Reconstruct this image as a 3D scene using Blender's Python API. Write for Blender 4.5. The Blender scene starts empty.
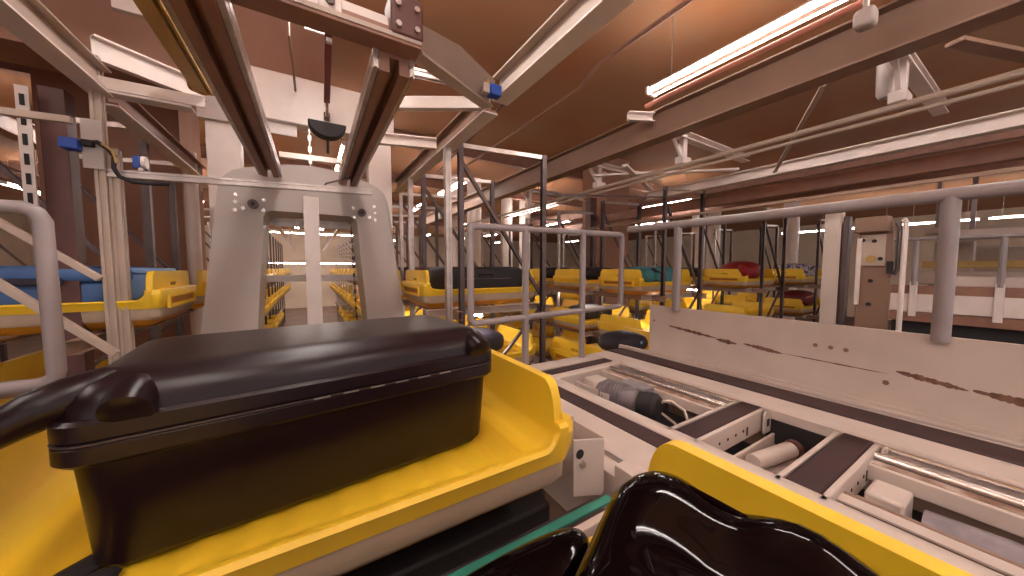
import bpy, bmesh, math, random
from mathutils import Vector, Matrix
S = bpy.context.scene
COL = S.collection
random.seed(7)
PI = math.pi
# ------------------------------------------------------------------ camera, world, exposure
YAW, PITCH = math.atan2(202, 330), math.atan2(20, 330)
cd = bpy.data.cameras.new('camera'); cam = bpy.data.objects.new('camera', cd); COL.objects.link(cam)
cd.sensor_width = 36.0; cd.lens = 36.0 * 330 / 1024; cd.clip_start = 0.02; cd.clip_end = 200
cam.location = (0, 0, 0); cam.rotation_euler = (PI / 2 - PITCH, 0, -YAW)
S.camera = cam
wd = bpy.data.worlds.new('world'); S.world = wd; wd.use_nodes = True
wd.node_tree.nodes['Background'].inputs[0].default_value = (1.0, .86, .80, 1)
wd.node_tree.nodes['Background'].inputs[1].default_value = .3
S.view_settings.view_transform = 'Standard'; S.view_settings.look = 'None'
S.view_settings.exposure = 1.65; S.view_settings.gamma = 1.0
S.view_settings.use_curve_mapping = False
S.cycles.max_bounces = 8; S.cycles.diffuse_bounces = 5; S.cycles.glossy_bounces = 4
S.cycles.sample_clamp_indirect = 6.0
S.cycles.use_denoising = True
LAMP = 17.0           # strength of every fluorescent tube in the hall
LAMP_COL = (1.0, .915, .85)
CEIL, FLOOR = 2.6, -2.75      # heights relative to the eye

# ------------------------------------------------------------------ materials
MATS = {}
def mat(name, col, rough=.5, metal=0., var=.12, scale=6., spec=.5, bump=0., coat=0., emit=None, strength=0., col2=None, stretch=(1, 1, 1), sharp=None):
    if name in MATS: return MATS[name]
    m = bpy.data.materials.new(name); m.use_nodes = True
    nt = m.node_tree; b = nt.nodes['Principled BSDF']
    b.inputs['Roughness'].default_value = rough; b.inputs['Metallic'].default_value = metal
    b.inputs['Specular IOR Level'].default_value = spec; b.inputs['Coat Weight'].default_value = coat
    b.inputs['Coat Roughness'].default_value = .03
    tc = nt.nodes.new('ShaderNodeTexCoord'); mp = nt.nodes.new('ShaderNodeMapping')
    mp.inputs['Scale'].default_value = stretch
    nt.links.new(tc.outputs['Object'], mp.inputs['Vector'])
    n = nt.nodes.new('ShaderNodeTexNoise'); n.inputs['Scale'].default_value = scale; n.inputs['Detail'].default_value = 5
    nt.links.new(mp.outputs[0], n.inputs['Vector'])
    r = nt.nodes.new('ShaderNodeValToRGB')
    lo = col2 if col2 else tuple(c * (1 - var) for c in col)
    hi = col if col2 else tuple(min(1, c * (1 + var)) for c in col)
    a, z = sharp if sharp else (.32, .68)
    r.color_ramp.elements[0].position = a; r.color_ramp.elements[1].position = z
    r.color_ramp.elements[0].color = (*lo, 1); r.color_ramp.elements[1].color = (*hi, 1)
    nt.links.new(n.outputs['Fac'], r.inputs['Fac']); nt.links.new(r.outputs['Color'], b.inputs['Base Color'])
    if bump:
        bp = nt.nodes.new('ShaderNodeBump'); bp.inputs['Strength'].default_value = bump; bp.inputs['Distance'].default_value = .01
        nt.links.new(n.outputs['Fac'], bp.inputs['Height']); nt.links.new(bp.outputs['Normal'], b.inputs['Normal'])
    if emit:
        b.inputs['Emission Color'].default_value = (*emit, 1); b.inputs['Emission Strength'].default_value = strength
    MATS[name] = m; return m
YEL = mat('yellow_plastic', (.80, .50, .025), .42, var=.06, scale=3)
YELB = mat('pale_tote_base', (.46, .34, .25), .6, var=.1)
CREAM = mat('cream_paint', (.56, .46, .41), .42, var=.06, scale=5)
WHITE = mat('white_paint', (.72, .62, .58), .4, var=.05)
GREY = mat('grey_paint', (.45, .385, .36), .4, var=.04, scale=2)
GREYT = mat('grey_tube_paint', (.29, .24, .245), .38, var=.06)
BEIGE = mat('beige_beam_paint', (.44, .34, .28), .45, var=.08, scale=3)
TAN = mat('tan_steel_paint', (.25, .145, .10), .5, var=.1, scale=3)
BROWN = mat('brown_steel_paint', (.27, .13, .09), .5, var=.14)
DARKB = mat('dark_brown_steel', (.10, .035, .03), .45, var=.15)
STEEL = mat('galvanised_steel', (.52, .45, .42), .33, metal=.85, var=.18, scale=14)
SHINE = mat('polished_steel', (.82, .77, .75), .27, metal=1., var=.05)
DSTEEL = mat('dark_steel', (.11, .08, .08), .4, metal=.5, var=.2)
BELT = mat('maroon_belt', (.043, .017, .018), .55, var=.16, scale=9, spec=.4)
BLACKC = mat('black_case_plastic', (.010, .003, .005), .30, var=.2, scale=20, spec=.36)
BLACKM = mat('black_matt', (.014, .010, .012), .7, var=.2)
GLOSS = mat('glossy_black', (.003, .0012, .0018), .05, var=.1, spec=.15, coat=0.)
NAVY = mat('navy_fabric', (.02, .016, .03), .6, var=.2, scale=40)
BLUE = mat('blue_plastic', (.05, .12, .30), .45, var=.1)
LBLUE = mat('pale_blue_plastic', (.16, .27, .48), .45, var=.1)
TEAL = mat('teal_fabric', (.035, .17, .19), .6, var=.2, scale=12)
RED = mat('red_fabric', (.28, .012, .015), .55, var=.2, scale=14)
MAROON = mat('maroon_fabric', (.13, .008, .012), .55, var=.2, scale=14)
BLACKF = mat('black_fabric', (.014, .010, .013), .6, var=.3, scale=30)
SBLUE = mat('sensor_blue', (.02, .075, .40), .4, var=.05)
GREEN = mat('green_belt', (.03, .22, .16), .5, var=.15)
MOTOR = mat('grey_motor', (.24, .20, .22), .45, var=.15, metal=.3, scale=18)
PINK = mat('pink_pipe', (.62, .22, .16), .4, var=.05)
OCHRE = mat('ochre_rail', (.42, .26, .07), .45, var=.1)
REDBAR = mat('red_brown_strap', (.16, .03, .025), .5, var=.1)
RUST = mat('scraped_paint', (.16, .075, .05), .7, var=.4, scale=30)
CEILM = mat('ceiling_concrete', (.36, .195, .11), .8, var=.1, scale=.7, col2=(.36, .135, .05), bump=.05)
CONC = mat('brown_concrete', (.36, .19, .135), .85, var=.1, scale=2.2, col2=(.28, .14, .095), stretch=(1, 1, .35))
WALLM = mat('wall_paint', (.60, .47, .36), .8, var=.1, scale=.8)
FLOORM = mat('floor_concrete', (.16, .10, .07), .7, var=.2, scale=1.2)
DIRTY = mat('dirty_pan', (.46, .36, .33), .5, scale=9, col2=(.17, .09, .08), sharp=(.38, .56))
LAMPM = mat('fluorescent_tube', (1, 1, 1), .4, emit=LAMP_COL, strength=LAMP)
LAMPH = mat('lamp_housing', (.80, .72, .70), .35, var=.03)
PERF = mat('perforated_steel', (.5, .43, .40), .4, metal=.5)
CHECK = mat('patterned_fabric', (.55, .48, .5), .6, scale=22, col2=(.05, .04, .12), sharp=(.45, .55))

# ------------------------------------------------------------------ mesh building
class MB:
    def __init__(s): s.bm = bmesh.new()
    def poly(s, pts, faces):
        vs = [s.bm.verts.new(p) for p in pts]
        for f in faces:
            try: s.bm.faces.new([vs[i] for i in f])
            except ValueError: pass
        return s
    def box(s, x0, x1, y0, y1, z0, z1):
        p = [(x, y, z) for z in (z0, z1) for y in (y0, y1) for x in (x0, x1)]
        return s.poly(p, [(0, 2, 3, 1), (4, 5, 7, 6), (0, 1, 5, 4), (2, 6, 7, 3), (0, 4, 6, 2), (1, 3, 7, 5)])
    def bar(s, a, b, w, h, up=(0, 0, 1), ends=(0, 0)):
        a, b = Vector(a), Vector(b); d = (b - a).normalized(); u = Vector(up)
        if abs(d.dot(u)) > .98: u = Vector((0, 1, 0))
        r = d.cross(u).normalized(); u = r.cross(d)
        p = []
        for q in (a - d * ends[0], b + d * ends[1]):
            for i, j in ((-1, -1), (1, -1), (1, 1), (-1, 1)): p.append(q + r * (w / 2 * i) + u * (h / 2 * j))
        return s.poly(p, [(3, 2, 1, 0), (4, 5, 6, 7), (0, 1, 5, 4), (1, 2, 6, 5), (2, 3, 7, 6), (3, 0, 4, 7)])
    def profile(s, a, b, pts, up=(0, 0, 1)):      # extrude a 2D outline (right, up) from a to b
        a, b = Vector(a), Vector(b); d = (b - a).normalized(); u = Vector(up)
        r = d.cross(u).normalized(); u = r.cross(d); n = len(pts)
        p = [q + r * x + u * y for q in (a, b) for x, y in pts]
        return s.poly(p, [tuple(range(n - 1, -1, -1)), tuple(range(n, 2 * n))] + [(i, (i + 1) % n, n + (i + 1) % n, n + i) for i in range(n)])
    def ibeam(s, a, b, w, h, t=.012, up=(0, 0, 1)):
        w /= 2; h /= 2
        return s.profile(a, b, [(-w, -h), (w, -h), (w, -h + t), (t / 2, -h + t), (t / 2, h - t), (w, h - t), (w, h), (-w, h), (-w, h - t), (-t / 2, h - t), (-t / 2, -h + t), (-w, -h + t)], up)
    def chan(s, a, b, w, h, t=.01, up=(0, 0, 1), side=1):   # C channel, open to +right * side
        w /= 2; h /= 2
        P = [(-w, -h), (w, -h), (w, -h + t), (-w + t, -h + t), (-w + t, h - t), (w, h - t), (w, h), (-w, h)]
        if side < 0: P = [(-x, y) for x, y in P][::-1]
        return s.profile(a, b, P, up)
    def slot(s, a, b, w, h, up=(0, 0, 1), g=.008):          # aluminium extrusion with a groove on each side
        w /= 2; h /= 2; k = min(w, h) * .35
        P = [(-w, -h), (-g, -h), (-g, -h + k), (g, -h + k), (g, -h), (w, -h), (w, -g), (w - k, -g), (w - k, g), (w, g), (w, h), (g, h), (g, h - k), (-g, h - k), (-g, h), (-w, h), (-w, g), (-w + k, g), (-w + k, -g), (-w, -g)]
        return s.profile(a, b, P, up)
    def ring_loft(s, rings, cap=True):
        n = len(rings[0]); V = [[s.bm.verts.new(p) for p in r] for r in rings]
        for i in range(len(V) - 1):
            for j in range(n): s.bm.faces.new((V[i][j], V[i][(j + 1) % n], V[i + 1][(j + 1) % n], V[i + 1][j]))
        if cap: s.bm.faces.new(V[0][::-1]); s.bm.faces.new(V[-1])
        return s
    def tube(s, pts, r, n=12):
        pts = [Vector(p) for p in pts]; R = []
        rr = r if isinstance(r, (list, tuple)) else [r] * len(pts)
        pu = None
        for i, p in enumerate(pts):
            d = (pts[min(i + 1, len(pts) - 1)] - pts[max(i - 1, 0)]).normalized()
            if pu is None:
                pu = Vector((0, 0, 1)) if abs(d.z) < .9 else Vector((0, 1, 0))
            x = d.cross(pu).normalized(); pu = x.cross(d).normalized()
            R.append([p + (x * math.cos(t) + pu * math.sin(t)) * rr[i] for t in [2 * PI * k / n for k in range(n)]])
        return s.ring_loft(R)
    def cyl(s, a, b, r, n=16): return s.tube([a, b], r, n)
    def prism(s, pts, axis, c0, c1):     # outline in the plane across axis ('x': (y,z), 'y': (x,z), 'z': (x,y))
        f = {'x': lambda p, c: (c, p[0], p[1]), 'y': lambda p, c: (p[0], c, p[1]), 'z': lambda p, c: (p[0], p[1], c)}[axis]
        n = len(pts); P = [f(p, c) for c in (c0, c1) for p in pts]
        return s.poly(P, [tuple(range(n - 1, -1, -1)), tuple(range(n, 2 * n))] + [(i, (i + 1) % n, n + (i + 1) % n, n + i) for i in range(n)])
    def ball(s, c, r, n=12):
        bmesh.ops.create_uvsphere(s.bm, u_segments=n, v_segments=n // 2 + 2, radius=1, matrix=Matrix.Translation(c) @ Matrix.Diagonal((*r, 1)))
        return s
    def superbox(s, c, half, e=4., e2=None, n=28, m=16, taper=0.):    # rounded box (superellipsoid)
        e2 = e2 or e
        def P(t, k): 
            v = math.cos(t) if k == 0 else math.sin(t); return v
        rings = []
        for i in range(m + 1):
            v = -PI / 2 + PI * i / m
            cz, sz = abs(math.cos(v)) ** (2 / e2), math.copysign(abs(math.sin(v)) ** (2 / e2), math.sin(v))
            cz = max(cz, .002); ring = []
            f = 1 + taper * sz
            for j in range(n):
                u = 2 * PI * j / n
                cx = math.copysign(abs(math.cos(u)) ** (2 / e), math.cos(u)); cy = math.copysign(abs(math.sin(u)) ** (2 / e), math.sin(u))
                ring.append((c[0] + half[0] * f * cz * cx, c[1] + half[1] * f * cz * cy, c[2] + half[2] * sz))
            rings.append(ring)
        return s.ring_loft(rings)
    def mesh(s, name, m, off=(0, 0, 0), angle=35):
        bm = s.bm
        if off != (0, 0, 0): bmesh.ops.translate(bm, verts=bm.verts, vec=-Vector(off))
        bmesh.ops.recalc_face_normals(bm, faces=bm.faces)
        me = bpy.data.meshes.new(name); bm.to_mesh(me); bm.free()
        me.materials.append(m)
        me.polygons.foreach_set('use_smooth', [True] * len(me.polygons))
        me.set_sharp_from_angle(angle=math.radians(angle))
        return me
ORG = {}
def tag(o, label, cat, group=None, kind=None):
    if label: o['label'] = label
    if cat: o['category'] = cat
    if group: o['group'] = group
    if kind: o['kind'] = kind
    return o
def thing(name, label, cat, loc, group=None, rz=0.):
    o = bpy.data.objects.new(name, None); COL.objects.link(o); o.empty_display_size = .1
    o.location = loc; o.rotation_euler = (0, 0, rz); ORG[o.name] = Vector(loc)
    return tag(o, label, cat, group)
def part(name, mb, m, parent, bevel=0., local=False, label=None, seg=2, angle=35):
    """a mesh of its own under its thing; coordinates are the hall's unless local"""
    off = (0, 0, 0) if local else tuple(ORG[parent.name])
    o = bpy.data.objects.new(name, mb.mesh(name, m, off, angle)); COL.objects.link(o); o.parent = parent
    ORG[o.name] = Vector(off)
    if bevel: 
        b = o.modifiers.new('bevel', 'BEVEL'); b.width = bevel; b.segments = seg; b.limit_method = 'ANGLE'; b.angle_limit = math.radians(40)
    if label: o['label'] = label
    return o
def solo(name, mb, m, label=None, cat=None, group=None, kind=None, bevel=0., angle=35):
    """a thing that is one mesh"""
    lo = [min(v.co[i] for v in mb.bm.verts) for i in range(3)]; hi = [max(v.co[i] for v in mb.bm.verts) for i in range(3)]
    c = ((lo[0] + hi[0]) / 2, (lo[1] + hi[1]) / 2, lo[2])
    o = bpy.data.objects.new(name, mb.mesh(name, m, c, angle)); COL.objects.link(o); o.location = c
    ORG[o.name] = Vector(c)
    if bevel:
        b = o.modifiers.new('bevel', 'BEVEL'); b.width = bevel; b.segments = 2; b.limit_method = 'ANGLE'; b.angle_limit = math.radians(40)
    return tag(o, label, cat, group, kind)
def structure(name, mb, m, bevel=0.): return solo(name, mb, m, kind='structure', bevel=bevel)
def copy_thing(o, loc, label=None, group=None, rz=None):
    c = o.copy(); COL.objects.link(c); c.location = loc
    if rz is not None: c.rotation_euler = (0, 0, rz)
    if label: c['label'] = label
    if group: c['group'] = group
    elif 'group' in c: del c['group']
    for ch in o.children:
        d = ch.copy(); COL.objects.link(d); d.parent = c
        for g in ch.children:
            e = g.copy(); COL.objects.link(e); e.parent = d
    return c
def rrect(w, h, r, n=5, cx=0, cy=0):
    P = []
    for sx, sy, a in ((1, 1, 0), (-1, 1, 90), (-1, -1, 180), (1, -1, 270)):
        for k in range(n + 1):
            t = math.radians(a + 90 * k / n); P.append((cx + sx * (w / 2 - r) + r * math.cos(t), cy + sy * (h / 2 - r) + r * math.sin(t)))
    return P

# ------------------------------------------------------------------ the hall
structure('floor', MB().box(-12, 26, -7, 27, FLOOR - .2, FLOOR), FLOORM)
structure('ceiling', MB().box(-12, 26, -7, 27, CEIL, CEIL + .2), CEILM)
structure('wall_back', MB().box(-12, 26, 27, 27.2, FLOOR, CEIL), WALLM)
structure('wall_left', MB().box(-12.2, -12, -7, 27, FLOOR, CEIL), WALLM)
structure('wall_right', MB().box(26, 26.2, -7, 27, FLOOR, CEIL), WALLM)
# ------------------------------------------------------------------ fluorescent lamps
def make_lamp(label, loc, group, L=1.55, rz=0):
    t = thing('fluorescent_lamp', label, 'lamp', loc, group, rz)
    h = MB().profile((0, -L / 2, 0), (0, L / 2, 0), [(-.035, -.03), (.035, -.03), (.05, .02), (.03, .045), (-.03, .045), (-.05, .02)])
    for e in (-1, 1): h.box(-.075, .075, e * L / 2 - .012, e * L / 2 + .012, -.045, .03)
    part('lamp_housing', h, LAMPH, t, local=True)
    tb = MB()
    tb.cyl((-.055, -L / 2 + .015, -.015), (-.055, L / 2 - .015, -.015), .019, 10)
    part('tube', tb, LAMPM, t, local=True)
    part('tube', MB().cyl((.055, -L / 2 + .015, -.015), (.055, L / 2 - .015, -.015), .019, 10), LAMPM, t, local=True)
    part('hanger', MB().cyl((0, -L * .35, .05), (0, -L * .35, CEIL - loc[2]), .006, 6), STEEL, t, local=True)
    part('hanger', MB().cyl((0, L * .35, .05), (0, L * .35, CEIL - loc[2]), .006, 6), STEEL, t, local=True)
    return t
main_lamp = make_lamp('long bright fluorescent lamp under the ceiling at upper right, above the pink pipe', (3.20, 1.58, 1.90), None)
low_lamp = thing('shelf_fill_lamp', 'unseen lamp added under a rack shelf to brighten the totes below', 'lamp', (1.52, 4.54, -.50), 'added lamps under the shelves')  # unseen lamps added to brighten the lower shelves
part('lamp_housing', MB().box(-.04, .04, -.3, .3, .02, .05), LAMPH, low_lamp, local=True)
part('tube', MB().cyl((0, -.28, 0), (0, .28, 0), .018, 10), LAMPM, low_lamp, local=True)
for e in (-.25, .25): part('bracket', MB().box(-.30, .30, e - .01, e + .01, .05, .075), STEEL, low_lamp, local=True)
def lamp(x, y, z=1.90, label=None, group=None): return copy_thing(main_lamp, (x, y, z), label, group)
lamp(-5.75, 13.0, 1.90, 'fluorescent lamp far off at the left edge, above the blue case')
lamp(6.3, 8.5, 1.90, 'nearer fluorescent lamp of the pair hanging beyond the grey guard frame')
lamp(6.3, 10.15, 1.90, 'farther fluorescent lamp of the pair hanging beyond the grey guard frame')
for x, y in ((3.2, -.4), (3.2, -2.4), (-1.6, -1.2), (-1.6, -3.4), (.8, -1.6), (.8, -3.6), (.15, 1.05), (-2.8, 1.2), (.1, 2.35), (-.5, -.8)):  # unseen lamps; those over the guide rails added to brighten the white header
    lamp(x, y, 1.90, 'unseen fluorescent lamp overhead, out of the picture', 'lamps behind the viewer')
for y in (6.5, 10, 14, 18):
    for x in (.55, ) if y < 12 else (.55, -.45):
        lamp(x, y, 1.9, 'small fluorescent lamp down the long aisle seen through the grey lift mast', 'lamps over the aisle')
for x, y in ((-2.6, 7.5), (-5.75, 8.5), (-5.75, 18), (2.93, 7.5), (2.93, 15), (5.85, 14), (9, 6), (9, 11), (9, 17), (12.5, 9), (-8.5, 11), (-8.5, 15), (2.93, 10.5), (2.93, 20), (5.85, 19), (5, 24), (12, 22), (16, 18), (14, 12), (-8, 22), (8.5, 20), (-2.6, 12), (-2.6, 18), (9, 23)):  # several of these are added to brighten the dark far end of the hall
    lamp(x, y, 1.9, 'distant fluorescent lamp over the storage racks, filling in light', 'lamps over the racks')
for xf, k in ((.87, 0), (.87, 3), (.87, 6), (3.92, 0), (3.92, 1), (3.92, 3), (6.97, 1), (6.97, 3), (-2.12, 3), (-2.12, 6), (9.75, 2)):
    copy_thing(low_lamp, (xf + .65, 2.86 + 1.15 * k + .53, -.50), 'unseen lamp added under a rack shelf to brighten the totes below', 'added lamps under the shelves')
for y in (.3, 2.0, 3.7, 5.4):
    if y < 1: row_lamp = make_lamp('distant fluorescent lamp in the bright row beyond the right hand rail', (17.5, y, 1.5), 'lamps in the far right row')
    else: copy_thing(row_lamp, (17.5, y, 1.5), 'distant fluorescent lamp in the bright row beyond the right hand rail', 'lamps in the far right row')
lamp(12.5, -1.5, 1.9, 'unseen fluorescent lamp overhead, out of the picture', 'lamps behind the viewer')
lamp(6.2, -2.0, 1.9, 'unseen fluorescent lamp overhead, out of the picture', 'lamps behind the viewer')

for x in (-2.6, -.95, .7, 2.3):
    q = make_lamp('bright lamp at eye level across the far end of the aisle behind the mast', (x, 24.0, .30), 'lamps at the end of the aisle', rz=PI / 2)
    q = copy_thing(main_lamp, (x, 21.5, 1.9), 'bright lamp across the far end of the aisle behind the mast', 'crossing lamps at the end of the aisle', PI / 2)

# ------------------------------------------------------------------ totes
TL, TW, TH = 1.30, .82, .365
def tote_height(x, y):
    """top surface of the tray; x, y from its centre"""
    ax, ay = TL / 2 - abs(x), TW / 2 - abs(y)
    floor = .168 + (.005 * math.sin(x * 2 * PI / .085) if ax > .16 and ay > .06 else 0)
    s = max(0, min(1, (.05 - ay) / .035)); floor += .014 * s * s * (3 - 2 * s)        # low rolled long side
    if ax < .125:
        if ax < .044: return .245 if ay > .012 else .225   # outer ledge
        if ax < .075:                                   # thin end wall
            if ay < .030: return .245
            k = min(1, (ay - .030) / .06)
            return .25 + (TH - .25) * math.sqrt(max(0, 1 - (1 - k) ** 2.2))
        return floor + .045 * ((.125 - ax) / .05) ** 2.2  # fillet at the foot of the wall
    return floor
def tote_mesh():
    bm = MB()
    xs = [0, .006, .03, .0439, .0441, .050, .069, .0749, .0751, .083, .092, .103, .115, .1251, .145]
    xs += [.16 + .01417 * i for i in range(int((TL / 2 - .16) / .01417) + 1)]
    xs = [-TL / 2 + x for x in xs if x < TL / 2 - .004]; xs = xs + [0] + [-x for x in reversed(xs)]
    ys = [0, .009, .018, .0299, .0301, .033, .038, .045, .053, .062, .074, .09, .12, .2, .3]
    ys = [-TW / 2 + y for y in ys]; ys = ys + [0] + [-y for y in reversed(ys)]
    V = {}
    for i, x in enumerate(xs):
        for j, y in enumerate(ys):
            z = tote_height(x, y)
            ax, ay = TL / 2 - abs(x), TW / 2 - abs(y)
            if ax < .001: z -= .012                          # rounded outer edge
            if ay < .001: z -= .010
            # rounded plan corners
            px, py = x, y
            cx, cy = TL / 2 - .05, TW / 2 - .05
            if abs(x) > cx and abs(y) > cy:
                dx, dy = abs(x) - cx, abs(y) - cy; m = max(dx, dy); l = math.hypot(dx, dy)
                if l > 1e-6: px, py = math.copysign(cx + dx * m / l, x), math.copysign(cy + dy * m / l, y)
            V[i, j] = bm.bm.verts.new((px, py, z))
    nx, ny = len(xs), len(ys)
    for i in range(nx - 1):
        for j in range(ny - 1): bm.bm.faces.new((V[i, j], V[i + 1, j], V[i + 1, j + 1], V[i, j + 1]))
    loop = [(i, 0) for i in range(nx)] + [(nx - 1, j) for j in range(1, ny)] + [(i, ny - 1) for i in range(nx - 2, -1, -1)] + [(0, j) for j in range(ny - 2, 0, -1)]
    def row(inset, z, over=None):
        r = []
        for k in loop:
            c = V[k].co; zz = z
            r.append(bm.bm.verts.new((c.x - math.copysign(inset, c.x) if abs(c.x) > .3 else c.x, c.y - math.copysign(inset, c.y) if abs(c.y) > .2 else c.y, zz)))
        return r
    prev = [V[k] for k in loop]
    for ins, z in ((.004, .165), (.014, .125)):
        cur = row(ins, z)
        for a in range(len(loop)):
            b = (a + 1) % len(loop); bm.bm.faces.new((prev[a], cur[a], cur[b], prev[b]))
        prev = cur
    bm.bm.faces.new(prev)
    return bm
TOTE_ME = tote_mesh().mesh('tub', YEL, angle=38)
def base_mesh():
    b = MB(); R = []
    for z, ins in ((.052, .034), (.07, .022), (.128, .020)):
        R.append([(x, y, z) for x, y in rrect(TL - 2 * ins, TW - 2 * ins, .05)])
    return b.ring_loft(R)
def under_mesh():
    b = MB(); R = []
    for z, ins in ((0, .10), (.025, .062), (.052, .035)): R.append([(x, y, z) for x, y in rrect(TL - 2 * ins, TW - 2 * ins, .05)])
    return b.ring_loft(R)
UNDER_ME = under_mesh().mesh('underside', mat('shaded_yellow_plastic', (.62, .26, .02), .5))  # the tote's yellow with the underside's shade put into the colour
BASE_ME = base_mesh().mesh('base', YELB)
def grip_mesh(s):
    b = MB(); x0 = s * (TL / 2 - .004); x1 = s * (TL / 2 + .010)
    b.prism([(-.25, .118), (.25, .118), (.27, .140), (-.27, .140)], 'x', min(x0, x1), max(x0, x1))
    b.prism([(-.30, .118), (-.262, .118), (-.262, .2), (-.285, .2)], 'x', min(x0, x1), max(x0, x1))
    b.prism([(.262, .118), (.30, .118), (.285, .2), (.262, .2)], 'x', min(x0, x1), max(x0, x1))
    b.prism([(-.285, .188), (.285, .188), (.275, .204), (-.275, .204)], 'x', min(x0, x1), max(x0, x1))
    return b
GRIP_ME = {s: grip_mesh(s).mesh('hand_grip', YEL) for s in (-1, 1)}
def slot_mesh(s):
    x0 = s * (TL / 2 - .006); x1 = s * (TL / 2 + .001); return MB().box(min(x0, x1), max(x0, x1), -.255, .255, .142, .186)
SLOTM = mat('recess_shade_yellow', (.40, .14, .01), .5)  # yellow darkened to paint in the shade of the grip recess
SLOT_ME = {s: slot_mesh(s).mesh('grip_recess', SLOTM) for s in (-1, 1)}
def mark_mesh(s):
    s0 = s        # small dark moulded lettering on the end wall, too small to read
    b = MB(); x0 = s * (TL / 2 - .050); x1 = s * (TL / 2 - .0425); x0, x1 = min(x0, x1), max(x0, x1); y = -.055
    for k in range(6):
        b.box(x0, x1, y, y + .005, .262, .285)
        if k % 2: b.box(x0, x1, y, y + .013, .280, .285)
        else: b.box(x0, x1, y + .009, y + .014, .262, .278); b.box(x0, x1, y, y + .014, .271, .276)
        y += .0185
    return b
MARK_ME = {s: mark_mesh(s).mesh('moulded_lettering', mat('lettering', (.10, .05, .01), .6)) for s in (-1, 1)}
def link(name, me, parent):
    o = bpy.data.objects.new(name, me); COL.objects.link(o); o.parent = parent; return o
def make_tote(label, loc, group=None, rz=0., detail=True, ends=(-1, 1)):
    t = thing('tote', label, 'tote', loc, group, rz)
    link('tub', TOTE_ME, t); link('base', BASE_ME, t); link('underside', UNDER_ME, t)
    if detail:
        for s in ends:
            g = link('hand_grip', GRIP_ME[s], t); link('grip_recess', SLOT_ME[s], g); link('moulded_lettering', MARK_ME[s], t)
    return t
make_tote('large yellow luggage tote under the black hard case in the foreground', (.035, 1.135, -.705), ends=(1,))
make_tote('yellow tote in the bottom foreground holding the glossy black bags', (.020, .045, -.71), ends=(1,))

# ------------------------------------------------------------------ black hard case
case = thing('hard_case', 'black hard plastic equipment case lying in the large yellow tote', 'suitcase', (.036, 1.05, -.535), None, math.radians(5.5))
def shell(z0, z1, hx0, hy0, hx1, hy1, r, n=8):
    b = MB(); R = []
    for z, ins in z0:
        k = (z - z1[0]) / (z1[1] - z1[0]); hx = hx0 + (hx1 - hx0) * k; hy = hy0 + (hy1 - hy0) * k
        R.append([(x, y, z) for x, y in rrect(2 * (hx - ins), 2 * (hy - ins), max(.012, r - ins * .5), n)])
    return b.ring_loft(R)
part('lower_shell', shell([(0, .03), (.008, .012), (.025, 0), (.225, 0)], (0, .225), .392, .20, .405, .215, .05), BLACKC, case, local=True)
part('flange', shell([(.215, .006), (.222, 0), (.248, 0), (.252, .004), (.256, .004), (.260, 0), (.286, 0), (.292, .006)], (.215, .292), .422, .232, .422, .232, .055), BLACKC, case, local=True, angle=25)
part('lid', shell([(.285, .0), (.312, .004), (.328, .012), (.342, .024), (.352, .040), (.3575, .062), (.359, .085)], (.285, .36), .414, .225, .414, .225, .06), BLACKC, case, local=True)
part('seam', MB().ring_loft([[(x, y, z) for x, y in rrect(.8445, .4645, .054)] for z in (.2525, .2545)]), DSTEEL, case, local=True)
for k in range(6): part('seam_glint', MB().box(-.06 + .058 * k, -.028 + .058 * k, -.2345, -.2322, .252, .2555), STEEL, case, local=True)  # pale dashes stand in for light glinting along the lid seam
for sx in (-1, 1):
    for sy in (-1, 1):
        x = .315 if sx < 0 else .345
        b = MB(); b.tube([(sx * x, sy * .165, .322), (sx * (x + .005), sy * .185, .320), (sx * (x + .008), sy * .215, .310), (sx * (x + .010), sy * .238, .299), (sx * (x + .010), sy * .241, .297)], [.018, .032, .034, .033, .020], 16)
        part('corner_guard', b, BLACKC, case, local=True)
hb = MB().tube([(-.33, -.145, .328), (-.36, -.155, .326), (-.40, -.165, .318), (-.435, -.172, .306), (-.46, -.176, .292), (-.485, -.180, .276), (-.505, -.182, .266), (-.513, -.183, .262)], [.026, .036, .036, .034, .029, .024, .016, .005], 18)
part('handle', hb, BLACKC, case, local=True)
lt = MB()
for x in (-.2, .2): lt.box(x - .035, x + .035, .205, .232, .21, .33)
part('latch', lt, BLACKC, case, local=True, bevel=.006)
sm = MB().tube([(-.37, -.13, .022), (-.42, -.165, .022), (-.46, -.215, .022), (-.485, -.28, .022), (-.475, -.34, .022), (-.43, -.365, .022), (-.39, -.33, .022), (-.385, -.26, .022), (-.375, -.195, .022)], .024, 14)
for v in sm.bm.verts: v.co.z = .012 + (v.co.z - .022) * .45
part('carrying_strap', sm, BLACKM, case, local=True)

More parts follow.
